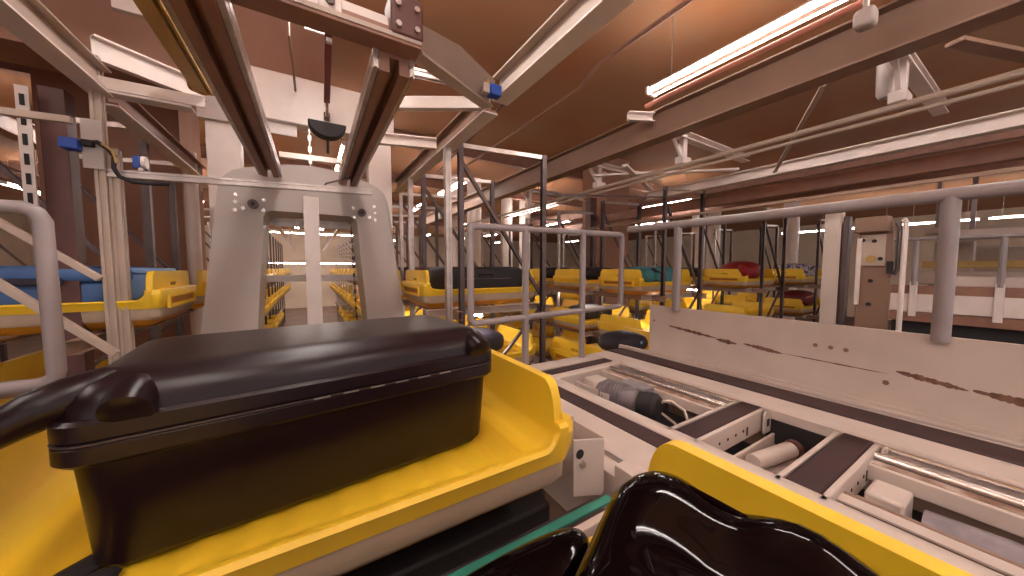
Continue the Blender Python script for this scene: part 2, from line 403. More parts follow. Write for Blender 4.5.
# ------------------------------------------------------------------ glossy black bags in the near tote
def bag_rings(spine, n=28, e=3.2, flute=0., k=5):
    """loft along y: spine rows are (y, xc, half width, z bottom, z top)"""
    b = MB(); R = []
    for y, xc, hw, zb, zt in spine:
        zc, hh = (zb + zt) / 2, (zt - zb) / 2; ring = []
        for j in range(n):
            u = 2 * PI * j / n
            c, s = math.cos(u), math.sin(u)
            x = math.copysign(abs(c) ** (2 / e), c); z = math.copysign(abs(s) ** (2 / e), s)
            f = 1 + (flute * math.sin(x * k) if s > 0 else 0)
            ring.append((xc + hw * x, y, zc + hh * z * f))
        R.append(ring)
    return b.ring_loft(R)
g = thing('glossy_suitcase', 'big glossy black wrapped bag with a domed top in the bottom foreground', 'suitcase', (.42, .2, -.55))
def smooth_loop(P, k=5):
    n = len(P); R = []
    for i in range(n):
        a, b, c, d = (Vector((*P[(i + o) % n], 0)) for o in (-1, 0, 1, 2))
        for q in range(k):
            t = q / k
            R.append(.5 * ((2 * b) + (c - a) * t + (2 * a - 5 * b + 4 * c - d) * t * t + (3 * b - a - 3 * c + d) * t ** 3))
    return R
def soft_bag(P, zb, zt, bumps=(), k=5):
    """swollen bag over a plan outline, its top raised or sunk by bumps (x, y, radius, height)"""
    L = smooth_loop(P, k); c = sum(L, Vector()) / len(L); b = MB(); R = []
    for f, h in ((.80, 0), (.93, .05), (.99, .25), (1, .5), (.99, .70), (.965, .82), (.93, .90), (.87, .95), (.78, .98), (.62, .995), (.42, 1), (.22, 1), (.06, 1)):
        ring = []
        for p in L:
            q = c + (p - c) * f; z = zb + (zt - zb) * h
            for bx, by, br, bh in bumps: z += bh * h * math.exp(-((q.x - bx) ** 2 + (q.y - by) ** 2) / br ** 2)
            ring.append((q.x, q.y, z))
        R.append(ring)
    return b.ring_loft(R)
part('body', soft_bag([(.14, .20), (.22, .268), (.30, .312), (.38, .352), (.44, .376), (.50, .378), (.535, .358), (.552, .31), (.556, .22), (.556, .1), (.55, -.1), (.5, -.22), (.3, -.24), (.12, -.15), (.08, .05)], -.55, -.345, [(.47, .31, .10, .004), (.55, .24, .05, -.022), (.53, .14, .07, .026), (.40, .20, .06, -.014), (.26, .2, .1, .01)]), GLOSS, g, angle=60)
part('strap', MB().tube([(.515, .345, -.39), (.512, .33, -.366), (.51, .28, -.356), (.508, .2, -.352), (.505, .1, -.340), (.50, 0, -.345)], [.005, .008, .008, .008, .008, .008], 8), GLOSS, g)
g2 = thing('glossy_bag', 'smaller glossy black bag left of the big glossy bag at the bottom edge', 'bag', (.1, .3, -.55))
part('body', soft_bag([(-.12, .36), (.0, .415), (.14, .425), (.27, .428), (.36, .424), (.395, .405), (.385, .375), (.33, .345), (.24, .305), (.16, .25), (.08, .17), (.0, .0), (-.16, .1)], -.55, -.435, [(.25, .40, .12, .006)]), GLOSS, g2, angle=60)
part('piping', MB().tube([(.05, .414, -.458), (.14, .418, -.456), (.26, .42, -.454), (.345, .415, -.456), (.378, .402, -.458), (.368, .378, -.458), (.32, .347, -.458), (.24, .306, -.458)], .005, 8), GLOSS, g2)
# ------------------------------------------------------------------ transfer conveyor on the right
cv = thing('transfer_conveyor', 'cream conveyor with maroon belts and open motor bays along the right side', 'conveyor', (1.75, .6, -1.1))
Y0, Y1 = -.75, 1.90
part('side_deck', MB().box(.95, 1.135, Y0, Y1, -.71, -.70).box(.95, .96, Y0, Y1, -.92, -.70), CREAM, cv, bevel=.004)
part('left_belt', MB().box(1.138, 1.25, Y0, Y1 - .06, -.735, -.703), BELT, cv, bevel=.008)
part('left_rail', MB().profile((1.295, Y0, -.76), (1.295, 1.70, -.76), [(-.04, -.09), (.04, -.09), (.045, .04), (.04, .055), (.03, .062), (-.03, .062), (-.04, .055), (-.045, .04)]), CREAM, cv)
for a, b in ((Y0, .32), (.84, 1.70)):
    part('centre_beam', MB().box(1.735, 1.795, a, b, -.78, -.722), CREAM, cv, bevel=.004)
    part('scuffed_strip', MB().box(1.752, 1.79, a, b - .01, -.723, -.7195), mat('scuffed_brown', (.45, .33, .27), .5, scale=14, col2=(.2, .1, .06), sharp=(.4, .6)), cv)
    part('shiny_rod', MB().cyl((1.822, a, -.718), (1.822, b, -.718), .017, 14), SHINE, cv)
    part('steel_strip', MB().box(1.84, 1.93, a, b, -.745, -.724), STEEL, cv)
    part('thin_rod', MB().cyl((1.925, a, -.712), (1.925, b, -.712), .008, 10), SHINE, cv)
part('right_rail', MB().profile((2.03, Y0, -.76), (2.03, 1.85, -.76), [(-.09, -.09), (.095, -.09), (.095, .055), (.085, .063), (-.08, .063), (-.09, .055)]), CREAM, cv)
part('right_belt', MB().box(2.128, 2.295, Y0, 1.93, -.73, -.692), BELT, cv, bevel=.008)
part('outer_rail', MB().box(2.298, 2.40, Y0, 1.96, -.80, -.69).box(2.30, 2.33, Y0, 1.96, -.69, -.672), CREAM, cv, bevel=.005)
part('end_rail', MB().profile((1.25, 1.64, -.76), (1.98, 1.66, -.76), [(-.035, -.09), (.035, -.09), (.035, .055), (.025, .063), (-.025, .063), (-.035, .055)]), CREAM, cv)
part('end_belt', MB().bar((1.14, 1.735, -.718), (2.10, 1.755, -.718), .09, .032), BELT, cv, bevel=.008)
part('end_deck', MB().box(1.0, 2.14, 1.80, 1.93, -.73, -.70).box(1.0, 2.14, 1.92, 1.94, -.95, -.70), CREAM, cv, bevel=.004)
def cross(yc, name='cross_belt'):
    c = part(name, MB().box(1.262, 1.93, yc - .048, yc + .048, -.735, -.700), BELT, cv, bevel=.010)
    for s in (-1, 1):
        p = MB().box(1.30, 1.90, yc + s * .062 - .005, yc + s * .062 + .005, -.80, -.700)
        p.box(1.30, 1.90, yc + s * .058 - .008, yc + s * .058 + .008, -.708, -.698)
        q = part('side_plate', p, CREAM, c, bevel=.002)
        for k in range(4): part('bolt_hole', MB().cyl((1.48 + .07 * k, yc + s * .0665, -.755), (1.48 + .07 * k, yc + s * .0685, -.755), .007, 8), BLACKM, c)
        part('slot', MB().box(1.72, 1.735, yc + s * .067 - .001, yc + s * .067 + .001, -.785, -.745), BLACKM, c)
    part('end_bracket', MB().prism([(1.86, -.81), (1.93, -.81), (1.935, -.72), (1.92, -.705), (1.87, -.70), (1.86, -.72)], 'y', yc - .085, yc - .075), CREAM, c, bevel=.003)
    part('bracket_slot', MB().box(1.885, 1.91, yc - .087, yc - .0845, -.775, -.74), BLACKM, c)
    return c
cross(.775); cross(.385)
part('drip_pan', MB().box(1.34, 1.95, .44, .72, -.875, -.865), DIRTY, cv)
part('bay_floor', MB().box(1.34, 1.95, .72, 1.62, -.935, -.925).box(1.34, 1.95, Y0, .44, -.935, -.925), BLACKM, cv)
part('pan_lip', MB().box(1.34, 1.90, .66, .672, -.87, -.80), CREAM, cv, bevel=.003)
part('pan_lip', MB().box(1.34, 1.90, .468, .476, -.87, -.80), CREAM, cv, bevel=.003)
part('roller', MB().cyl((1.58, .62, -.825), (1.84, .58, -.825), .034, 16), CREAM, cv)
part('roller_end', MB().cyl((1.845, .579, -.825), (1.875, .575, -.825), .038, 16), DARKB, cv)
part('dark_side', MB().box(1.928, 1.938, .45, .71, -.90, -.748), BLACKM, cv)
# drive motor in the far bay
mo = part('drive_motor', MB().tube([(1.460, 1.450, -.765), (1.465, 1.400, -.765), (1.500, 1.20, -.765), (1.505, 1.185, -.765)], [.05, .075, .075, .055], 20), MOTOR, cv)
part('gearbox', MB().box(1.410, 1.530, 1.440, 1.540, -.86, -.70), CREAM, mo, bevel=.012)
fin = MB()
for k in range(7): 
    y = 1.400 - .020 * k; fin.cyl((1.465 + .0035 * k, y, -.765), (1.466 + .0035 * k, y - .008, -.765), .081, 20)
part('cooling_fin', fin, MOTOR, mo)
part('terminal_box', MB().box(1.500, 1.600, 1.16, 1.33, -.75, -.682), MOTOR, mo, bevel=.008)
part('fan_cowl', MB().tube([(1.500, 1.18, -.765), (1.520, 1.10, -.765), (1.525, 1.08, -.765)], [.072, .076, .06], 18), BLACKM, mo)
part('motor_arm', MB().bar((1.400, 1.600, -.76), (1.400, 1.32, -.76), .02, .035).bar((1.360, 1.570, -.79), (1.400, 1.570, -.77), .02, .03), CREAM, cv, bevel=.003)
cb = MB(); cb.tube([(1.530, 1.12, -.78), (1.570, 1.09, -.74), (1.600, 1.06, -.73), (1.630, 1.0, -.77), (1.580, .93, -.84), (1.500, .89, -.88)], .008, 8)
part('cable', cb, CREAM, cv)
part('cable', MB().tube([(1.520, 1.18, -.81), (1.580, 1.13, -.80), (1.62, 1.04, -.86), (1.550, .92, -.89)], .007, 8), CREAM, cv)
part('cable', MB().tube([(1.490, 1.16, -.83), (1.500, 1.08, -.86), (1.470, .97, -.85), (1.420, .89, -.86)], .008, 8), CREAM, cv)
for o in [mo] + list(mo.children) + [c for c in cv.children if c.name.startswith(('cable', 'motor_arm'))]: o.data.transform(Matrix.Translation((.075, 0, 0)))
part('dark_tray', MB().box(1.56, 1.655, .86, 1.60, -.912, -.88).box(1.36, 1.40, 1.0, 1.3, -.912, -.88), BLACKM, cv)
# controls in the near bay
ju = part('junction_box', MB().box(1.555, 1.685, .20, .29, -.86, -.74), CREAM, cv, bevel=.010)
part('junction_box_foot', MB().box(1.52, 1.60, .245, .315, -.83, -.785), CREAM, ju, bevel=.004)
part('knob', MB().cyl((1.60, .20, -.82), (1.60, .19, -.82), .02, 12), DARKB, ju)
part('guard_flat', MB().bar((1.475, .335, -.757), (1.475, -.05, -.757), .014, .05).bar((1.475, -.05, -.757), (1.53, -.06, -.762), .014, .05), TAN, cv, bevel=.003)
part('guard_flat', MB().bar((1.425, .345, -.73), (1.425, -.06, -.73), .05, .006), CREAM, cv)
part('near_motor', MB().tube([(1.62, .17, -.81), (1.62, .02, -.81), (1.62, -.14, -.81)], [.05, .058, .05], 16), MOTOR, cv)
part('dark_tray', MB().box(1.44, 1.65, -.4, .30, -.912, -.89), BLACKM, cv)
part('leg', MB().box(1.0, 1.06, 1.82, 1.88, FLOOR, -.72), CREAM, cv); part('leg', MB().box(2.2, 2.26, 1.82, 1.88, FLOOR, -.72), CREAM, cv)
# bracket and side plates at the near left of the conveyor
b = MB().prism([(.70, -.735), (.825, -.775), (.838, -.765), (.838, -.585), (.83, -.578), (.70, -.548)], 'y', .765, .775)
b.prism([(.838, -.765), (.845, -.765), (.845, -.578), (.838, -.578)], 'y', .775, .93)
b.box(.70, .84, .92, .93, -.78, -.56)
br = solo('conveyor_bracket', b, CREAM, 'folded cream steel bracket with a dark hole between tote and conveyor deck', 'bracket', bevel=.002)
part('bolt_hole', MB().cyl((.725, .763, -.60), (.725, .766, -.60), .016, 14), BLACKM, br)
part('bolt', MB().cyl((.735, .755, -.635), (.735, .766, -.635), .012, 10), STEEL, br)
solo('side_skirt', MB().box(.86, .93, .60, .74, -.90, -.665).box(.87, .945, .55, 1.75, -1.0, -.715), CREAM, 'grey sheet metal skirt below the cream conveyor deck', 'panel', bevel=.003)
# green belt under the totes
gb = thing('green_belt_line', 'strip of green conveyor belt in the gap between the two foreground totes', 'conveyor', (.2, .6, -.8))
part('belt', MB().box(-.9, .79, .680, .708, -.730, -.724), GREEN, gb)
part('edge_profile', MB().box(-.9, .84, .628, .652, -.76, -.712), CREAM, gb, bevel=.003)
part('bed', MB().box(-.9, .78, .50, .76, -.84, -.765), DSTEEL, gb, bevel=.004)
solo('roller_bed', MB().box(-.9, .72, -.5, .45, -.80, -.715), DSTEEL, 'dark roller bed under the near tote', 'conveyor', bevel=.01)
solo('roller_bed', MB().box(-.9, .66, .83, 1.52, -.95, -.78).box(-.9, .60, .95, 1.5, -.78, -.708), BLACKM, 'dark roller bed under the tote with the hard case', 'conveyor', bevel=.01)

# ------------------------------------------------------------------ guard panel and railing on the right
gp = thing('side_barrier', 'long cream side panel with dark scrape marks behind the conveyor', 'panel', (2.42, .5, -.70))
part('sheet', MB().box(2.41, 2.425, -.9, 1.735, -.70, -.305), CREAM, gp, bevel=.004)
part('lower_ledge', MB().box(2.385, 2.41, -.9, 1.73, -.70, -.672), CREAM, gp, bevel=.003)
def scrape(pts, w, seed):
    rnd = random.Random(seed); n = 26; top, bot = [], []
    for i in range(n + 1):
        k = i / n; y = pts[0][0] + (pts[1][0] - pts[0][0]) * k; z = pts[0][1] + (pts[1][1] - pts[0][1]) * k
        h = w * math.sin(PI * min(1, max(.02, k * .96 + .02))) ** .6 * (.55 + .6 * rnd.random())
        top.append((y, z + h / 2)); bot.append((y, z - h / 2))
    return MB().prism(top + bot[::-1], 'x', 2.4085, 2.4105)
part('scrape_mark', scrape([(1.56, -.455), (1.20, -.49)], .024, 1), RUST, gp)
part('scrape_mark', scrape([(1.20, -.497), (1.07, -.505)], .030, 2), RUST, gp)
part('scrape_mark', scrape([(1.03, -.495), (.82, -.515)], .026, 3), RUST, gp)
part('scrape_mark', scrape([(.82, -.512), (.40, -.52)], .007, 4), RUST, gp)
part('scrape_mark', scrape([(.37, -.50), (.16, -.53)], .028, 5), RUST, gp)
part('scrape_mark', scrape([(.15, -.525), (-.1, -.55)], .036, 6), RUST, gp)
for y, z in ((.672, -.432), (.608, -.433), (.548, -.434)): part('hole', MB().cyl((2.4075, y, z), (2.411, y, z), .011, 12), BROWN, gp)
part('hole', MB().cyl((2.4075, .40, -.565), (2.411, .40, -.565), .012, 10), RUST, gp)
part('hole', MB().cyl((2.4075, 1.69, -.43), (2.411, 1.69, -.43), .008, 10), RUST, gp)
rl = thing('railing', 'thick grey tubular handrail on posts above the scraped cream panel', 'railing', (2.40, .5, -.33))
part('top_rail', MB().tube([(2.40, 1.95, .335), (2.40, 1.0, .323), (2.40, -.9, .315)], .030, 18), GREYT, rl)
for y in (1.50, .245, -.65): part('post', MB().cyl((2.40, y, -.33), (2.40, y, .31), .029, 16), GREYT, rl)

# ------------------------------------------------------------------ guard frame in front of the right rack
gf = thing('pipe_barrier', 'grey tubular guard frame standing between the black case and the rack', 'railing', (1.55, 1.9, -.8))
b = MB().tube([(.858, 1.9, -.33), (.858, 1.9, .235), (.866, 1.9, .254), (.885, 1.9, .262), (2.215, 1.9, .278), (2.235, 1.9, .272), (2.245, 1.9, .255), (2.245, 1.9, -.30), (2.238, 1.9, -.315), (2.22, 1.9, -.322), (.885, 1.9, -.352), (.865, 1.9, -.345), (.858, 1.9, -.33)], .022, 12)
part('frame', b, GREYT, gf)
part('post', MB().cyl((1.272, 1.9, FLOOR), (1.272, 1.9, .26), .024, 12), GREYT, gf)
part('post', MB().cyl((1.805, 1.9, FLOOR), (1.805, 1.9, .27), .024, 12), GREYT, gf)
# guard loop at the left
gl = thing('guard_loop', 'thick grey tubular guard loop at the left edge behind the case handle', 'railing', (-.9, 1.75, -.4))
part('loop', MB().tube([(-1.9, 1.75, .165), (-.83, 1.75, .195), (-.785, 1.75, .195), (-.76, 1.75, .182), (-.748, 1.75, .155), (-.745, 1.75, -.35), (-.75, 1.75, -.375), (-.78, 1.75, -.39), (-1.9, 1.75, -.385)], .0225, 16), GREYT, gl)
part('post', MB().cyl((-1.85, 1.75, FLOOR), (-1.85, 1.75, .165), .024, 12), GREYT, gl)
# ------------------------------------------------------------------ grey lift mast in the aisle
ms = thing('lift_mast', 'tall grey rounded portal mast standing in the aisle behind the case', 'lift', (.04, 3.5, FLOOR))
def slope(z, a, b): return a + (b - a) * (.6 - z)      # inward lean of the legs with height
XC = .04
out = []; 
hw = lambda z: .632 + (.6 - z) * .125      # outer half width
iw = lambda z: .345 + (.5 - z) * .075      # inner half width
zs = [FLOOR, -1.4, -.4, .3, .56]
right = [(hw(z), z) for z in zs] + [(.625, .64), (.595, .71), (.54, .765), (.46, .80), (.34, .83), (.18, .868), (.0, .885)]
left = [(-x, z) for x, z in reversed(right[:-1])]
inner = [(-iw(FLOOR), FLOOR), (-iw(-.4), -.4), (-iw(.3), .3), (-iw(.42), .42), (-.335, .455), (-.30, .475), (.30, .475), (.335, .455), (iw(.42), .42), (iw(.3), .3), (iw(-.4), -.4), (iw(FLOOR), FLOOR)]
P = [(XC + x, z) for x, z in right + left] + [(XC + x, z) for x, z in inner]
def portal():
    b = MB(); bm = b.bm; y0, y1 = 3.4, 3.85
    # outline bands: pair outer and inner contours so the face is made of clean quads
    O = [(XC + x, z) for x, z in right + left]; I = [(XC + x, z) for x, z in reversed(inner)]
    def res(C, n):
        L = [0]
        for i in range(1, len(C)): L.append(L[-1] + math.dist(C[i], C[i - 1]))
        return L
    from_o, from_i = O, I
    vo0 = [bm.verts.new((x, y0, z)) for x, z in from_o]; vo1 = [bm.verts.new((x, y1, z)) for x, z in from_o]
    vi0 = [bm.verts.new((x, y0, z)) for x, z in from_i]; vi1 = [bm.verts.new((x, y1, z)) for x, z in from_i]
    bm.faces.new(vo0 + vi0[::-1]); bm.faces.new(vo1[::-1] + vi1)
    for i in range(len(vo0) - 1): bm.faces.new((vo0[i], vo1[i], vo1[i + 1], vo0[i + 1]))
    for i in range(len(vi0) - 1): bm.faces.new((vi0[i], vi0[i + 1], vi1[i + 1], vi1[i]))
    bm.faces.new((vo0[0], vi0[0], vi1[0], vo1[0])); bm.faces.new((vo0[-1], vo1[-1], vi1[-1], vi0[-1]))
    bmesh.ops.triangulate(bm, faces=[f for f in bm.faces if len(f.verts) > 4])
    return b
part('portal', portal(), GREY, ms, bevel=.012, angle=30)
part('centre_post', MB().box(-.03, .083, 3.30, 3.34, FLOOR, .60), WHITE, ms, bevel=.004)
part('inner_header', MB().box(-.30, .38, 3.86, 3.90, .40, .475), STEEL, ms, bevel=.004)
part('tie_bar', MB().box(-.42, .50, 3.95, 4.0, -.135, -.072), WHITE, ms, bevel=.004)
for x in (-.372, .432):
    k = part('bearing', MB().tube([(x, 3.40, .515), (x, 3.372, .515)], .036, 20), DSTEEL, ms)
    part('bearing_cap', MB().cyl((x, 3.371, .515), (x, 3.362, .515), .014, 14), BLACKM, k)
    s = -1 if x < 0 else 1
    for dx, dz in ((.075, .05), (.078, .005), (.08, -.045), (.045, -.03), (-.05, .03), (-.045, -.035)):
        part('bolt', MB().cyl((x + s * dx * 1.45, 3.40, .515 + dz * 1.3), (x + s * dx * 1.45, 3.388, .515 + dz * 1.3), .014, 8), SHINE, k)
ch = MB()
for i in range(44):
    z = .42 - i * .045; x = .392 + (.42 - z) * .03
    if i % 2: ch.box(x - .011, x + .011, 3.93, 3.936, z - .02, z + .02)
    else: ch.box(x - .003, x + .003, 3.922, 3.944, z - .02, z + .02)
part('chain', ch, DSTEEL, ms)

# overhead guide rails running to the mast
def guide(x0, x1, label, ys=1.0):
    t = thing('guide_rail', label, 'rail', ((x0 + x1) / 2, 2.2, .735))
    part('profile', MB().profile((x0, ys, .77), (x1, 3.34, .77), [(-.055, -.035), (-.018, -.035), (-.018, .02), (.018, .02), (.018, -.035), (.055, -.035), (.055, .035), (-.055, .035)]), BROWN, t)
    for s in (-1, 1): part('side_flange', MB().slot((x0 + s * .066, ys, .775), (x1 + s * .066, 3.34, .775), .018, .07, g=.004), STEEL, t)
    return t
guide(-.255, -.245, 'left of the two brown overhead guide rails running down to the grey mast')
guide(.298, .318, 'right of the two brown overhead guide rails running down to the grey mast', 1.34)
# pale portal behind the mast
pf = thing('portal_frame', 'pale steel portal frame with a wide white header behind the grey mast', 'frame', (.05, 3.75, FLOOR))
part('column', MB().box(-.70, -.475, 3.70, 3.86, FLOOR, 1.40), WHITE, pf, bevel=.006)
part('column', MB().box(.545, .77, 3.70, 3.86, FLOOR, 1.62), WHITE, pf, bevel=.006)
part('header', MB().box(-.46, .80, 3.68, 3.86, 1.32, 1.74), WHITE, pf, bevel=.008)
part('corner_plate', MB().box(-.74, -.44, 3.66, 3.70, 1.22, 1.52), GREY, pf, bevel=.005)
part('header_strip', MB().box(-.40, -.06, 3.74, 3.76, 1.22, 1.318), LAMPH, pf, bevel=.003)
part('header_slot', MB().tube([(.185, 3.675, 1.40), (.185, 3.675, 1.47)], .026, 12), DSTEEL, pf)
part('lower_bar', MB().bar((-.2, 3.62, 1.0), (.42, 3.62, 1.02), .05, .05), STEEL, pf, bevel=.004)
# hoist hanging from the header
hz = thing('hoist', 'black half round chain hoist hanging below the white header', 'hoist', (.18, 3.55, 1.2))
hp = [(.18 + .155 * math.cos(t), 1.325 + .135 * math.sin(t)) for t in [PI + PI * k / 14 for k in range(15)]]
part('hood', MB().prism(hp, 'y', 3.50, 3.62), BLACKM, hz, bevel=.01)
part('stem', MB().cyl((.18, 3.56, 1.19), (.18, 3.56, 1.06), .012, 8), BLACKM, hz)
part('hook', MB().tube([(.18, 3.56, 1.40), (.18, 3.50, 1.41), (.18, 3.48, 1.44), (.18, 3.50, 1.48), (.18, 3.56, 1.48)], .014, 8), SHINE, hz)
cc = MB()
for i in range(9):
    z = 1.22 - i * .05
    if i % 2: cc.box(.022, .05, 3.556, 3.564, z - .024, z + .024)
    else: cc.box(.032, .040, 3.545, 3.575, z - .024, z + .024)
part('chain', cc, STEEL, hz)
sp = solo('hanging_strap', MB().bar((.165, 2.62, 1.74), (.19, 3.679, 1.57), .05, .02, up=(0, -1, 0)), REDBAR, 'red brown flat bar hanging above the white header', 'bar', bevel=.003)
part('clip', MB().box(.155, .195, 2.86, 2.89, 1.66, 1.69), STEEL, sp)
solo('rope', MB().tube([(-.08, 3.0, CEIL), (-.075, 3.05, 1.72), (-.06, 3.3, 1.60), (-.06, 3.66, 1.60)], .009, 8), TAN, 'thin tan rope hanging from the ceiling left of the red brown bar', 'rope')

# overhead steel frame around the mast
ZB = 1.05
def zbeam(a, bq, label, m=BEIGE, w=.10, h=.14):
    o = solo('overhead_beam', MB().ibeam(a, bq, w, h, .012), m, label, 'beam', bevel=.002)
    part('lit_flange', MB().box(a[0] - w / 2 - .004, a[0] + w / 2 + .004, a[1], bq[1], a[2] - h / 2 - .012, a[2] - h / 2 - .001), WHITE, o, bevel=.002)  # white plate paints in the light caught by the bottom flange
    return o
zbeam((-1.03, -.6, ZB + .06), (-1.03, 3.02, ZB + .06), 'beige overhead beam running up from the left edge to the post with the blue sensor')
zbeam((1.05, -.6, ZB + .06), (1.05, 1.86, ZB + .06), 'beige overhead beam coming down to the blue sensor from the top of the photo', )
zbeam((1.03, 1.95, ZB + .03), (1.03, 4.6, ZB + .03), 'brownish overhead beam running from the blue sensor away to the right rack', TAN)
zbeam((-1.03, 3.08, ZB + .03), (-1.03, 5.2, ZB + .03), 'brown overhead beam going on behind the left post towards the mast', BROWN)
cr = thing('cross_beam', 'heavy cross beam over the guide rails with pale channel sides at the top edge', 'beam', (.1, 1.31, .80))
part('channel', MB().bar((-.6, 1.31, .865), (.34, 1.31, .865), .03, .075), WHITE, cr)
part('channel_groove', MB().box(.12, .30, 1.290, 1.294, .855, .870), BROWN, cr)
part('bottom_plate', MB().box(-.6, .38, 1.26, 1.35, .806, .826), BROWN, cr, bevel=.002)
part('lip', MB().box(-.6, .38, 1.256, 1.260, .818, .834), BEIGE, cr)
part('mounting_plate', MB().box(.05, .12, 1.282, 1.290, .83, .91), WHITE, cr, bevel=.003)
part('plate_bolt', MB().cyl((.085, 1.282, .875), (.085, 1.270, .875), .014, 10), DSTEEL, cr)
part('clamp_block', MB().box(.27, .385, 1.25, 1.36, .83, .97), DARKB, cr, bevel=.008)
for dx, dz in ((.295, .86), (.36, .86), (.295, .93), (.36, .93)): part('bolt', MB().cyl((dx, 1.25, dz), (dx, 1.24, dz), .010, 8), STEEL, cr)
part('gusset', MB().poly([(.36, 1.31, .83), (.985, 1.90, 1.02), (.985, 1.80, 1.12), (.62, 1.46, 1.01), (.38, 1.31, .935), (.36, 1.322, .83), (.985, 1.912, 1.02), (.985, 1.812, 1.12), (.62, 1.472, 1.01), (.38, 1.322, .935)], [(0, 1, 2, 3, 4), (9, 8, 7, 6, 5), (0, 5, 6, 1), (1, 6, 7, 2), (2, 7, 8, 3), (3, 8, 9, 4), (4, 9, 5, 0)]), BEIGE, cr)
part('outer_flange', MB().bar((.37, 1.325, .822), (.985, 1.905, 1.01), .07, .012), BEIGE, cr)
solo('cross_bar', MB().bar((.43, 2.28, 1.045), (1.0, 1.96, 1.055), .05, .075), WHITE, 'white flat cross bar from the right guide rail to the blue sensor', 'bar', bevel=.004)
solo('cross_bar', MB().chan((.50, 3.0, 1.08), (.98, 2.86, 1.08), .05, .09, .008), WHITE, 'pale channel bar behind the right guide rail above the white column', 'bar')
solo('cross_bar', MB().box(-1.02, -.62, 2.96, 3.06, 1.035, 1.05).box(-1.02, -.55, 2.955, 2.967, 1.05, 1.12), WHITE, 'white angle bar joining the left post to the portal corner', 'bar', bevel=.003)
solo('cross_bar', MB().chan((-1.05, 3.02, 1.30), (-.62, 3.35, 1.30), .05, .14, .010), WHITE, 'white channel bar above the left post near the ochre rail', 'bar')
solo('short_rail', MB().slot((.52, 2.05, 1.16), (.98, 1.93, 1.135), .04, .04), STEEL, 'short slotted aluminium rail holding the right blue sensor', 'rail')
och = solo('ochre_rail', MB().chan((-.585, 1.4, 1.20), (-.575, 3.0, 1.20), .07, .09, .01, up=(0, 0, -1)).bar((-.52, 1.4, 1.20), (-.52, 3.0, 1.20), .012, .1), OCHRE, 'ochre yellow double rail along the top left of the left guide rail', 'rail')
part('end_coupling', MB().tube([(-.62, 3.02, 1.22), (-.56, 3.0, 1.20), (-.50, 3.0, 1.19)], [.05, .055, .03], 14), mat('brass', (.45, .22, .06), .3, metal=.8), och, label='round brass coupling')

# left post with slotted bar and sensors
lp = thing('slotted_post', 'beige slotted aluminium post at left carrying the blue sensor', 'post', (-1.04, 3.0, FLOOR))
part('upright', MB().slot((-1.04, 3.0, FLOOR), (-1.04, 3.0, 1.24), .045, .06, up=(0, 1, 0)), BEIGE, lp)
part('upright', MB().slot((-.993, 3.02, FLOOR), (-.993, 3.02, .72), .045, .06, up=(0, 1, 0)), BEIGE, lp)
part('corner_plate', MB().box(-1.10, -1.015, 2.955, 2.965, .58, .86), GREY, lp, bevel=.003)
sb = thing('slotted_bar', 'slotted aluminium bar running from the left post across the mast', 'bar', (-.3, 3.1, .60))
part('extrusion', MB().slot((-1.02, 3.0, .57), (.46, 2.98, .628), .045, .045), STEEL, sb)
for x in (-.87, -.45, -.05): part('nut', MB().cyl((x, 2.975, .606 - (x + 1.02) * -.0), (x, 2.965, .606), .012, 8), STEEL, sb)
se = thing('blue_sensor', 'blue sensor box fixed high on the left slotted post', 'sensor', (-1.14, 2.95, .68))
part('housing', MB().box(-1.165, -1.095, 2.90, 2.98, .67, .73), SBLUE, se, bevel=.006)
part('plug', MB().box(-1.09, -1.045, 2.92, 2.96, .70, .735), BLACKM, se, bevel=.004)
part('cable', MB().tube([(-1.06, 2.94, .725), (-1.03, 2.93, .73), (-.99, 2.93, .70), (-.965, 2.93, .66), (-.97, 2.93, .59), (-.95, 2.93, .545), (-.90, 2.94, .52), (-.80, 2.95, .525), (-.74, 2.95, .53)], .012, 8), BLACKM, se)
part('cable', MB().tube([(-1.01, 2.925, .72), (-.97, 2.925, .69), (-.955, 2.925, .62)], .008, 8), OCHRE, se)
s2 = thing('small_sensor', 'small blue and white sensor above the slotted bar left of the mast', 'sensor', (-.85, 3.0, .62))
part('housing', MB().box(-.905, -.875, 2.97, 3.02, .615, .69), SBLUE, s2, bevel=.004)
part('lens', MB().tube([(-.86, 2.965, .65), (-.84, 2.965, .65)], .036, 14), LAMPH, s2)
s3 = thing('blue_sensor', 'blue sensor box under the overhead beam junction right of the guide rails', 'sensor', (1.0, 1.9, 1.07))
part('housing', MB().box(.915, .985, 1.72, 1.78, .995, 1.055), SBLUE, s3, bevel=.006)
part('connector', MB().box(.87, .912, 1.73, 1.77, 1.0, 1.055), CREAM, s3, bevel=.004)
part('cap', MB().cyl((.90, 1.75, 1.055), (.90, 1.75, 1.08), .016, 10), OCHRE, s3)
solo('lead_wire', MB().tube([(.10, 3.0, .60), (.13, 3.0, .66), (.24, 3.02, .71), (.31, 3.05, .745)], .007, 8), DSTEEL, 'thin dark wire from the slotted bar up to the right guide rail', 'wire')
solo('ceiling_plate', MB().box(-1.15, -.975, 3.60, 3.66, 1.86, CEIL), WHITE, 'white plate hanging from the ceiling left of the ochre rail at the top', 'plate', bevel=.004)
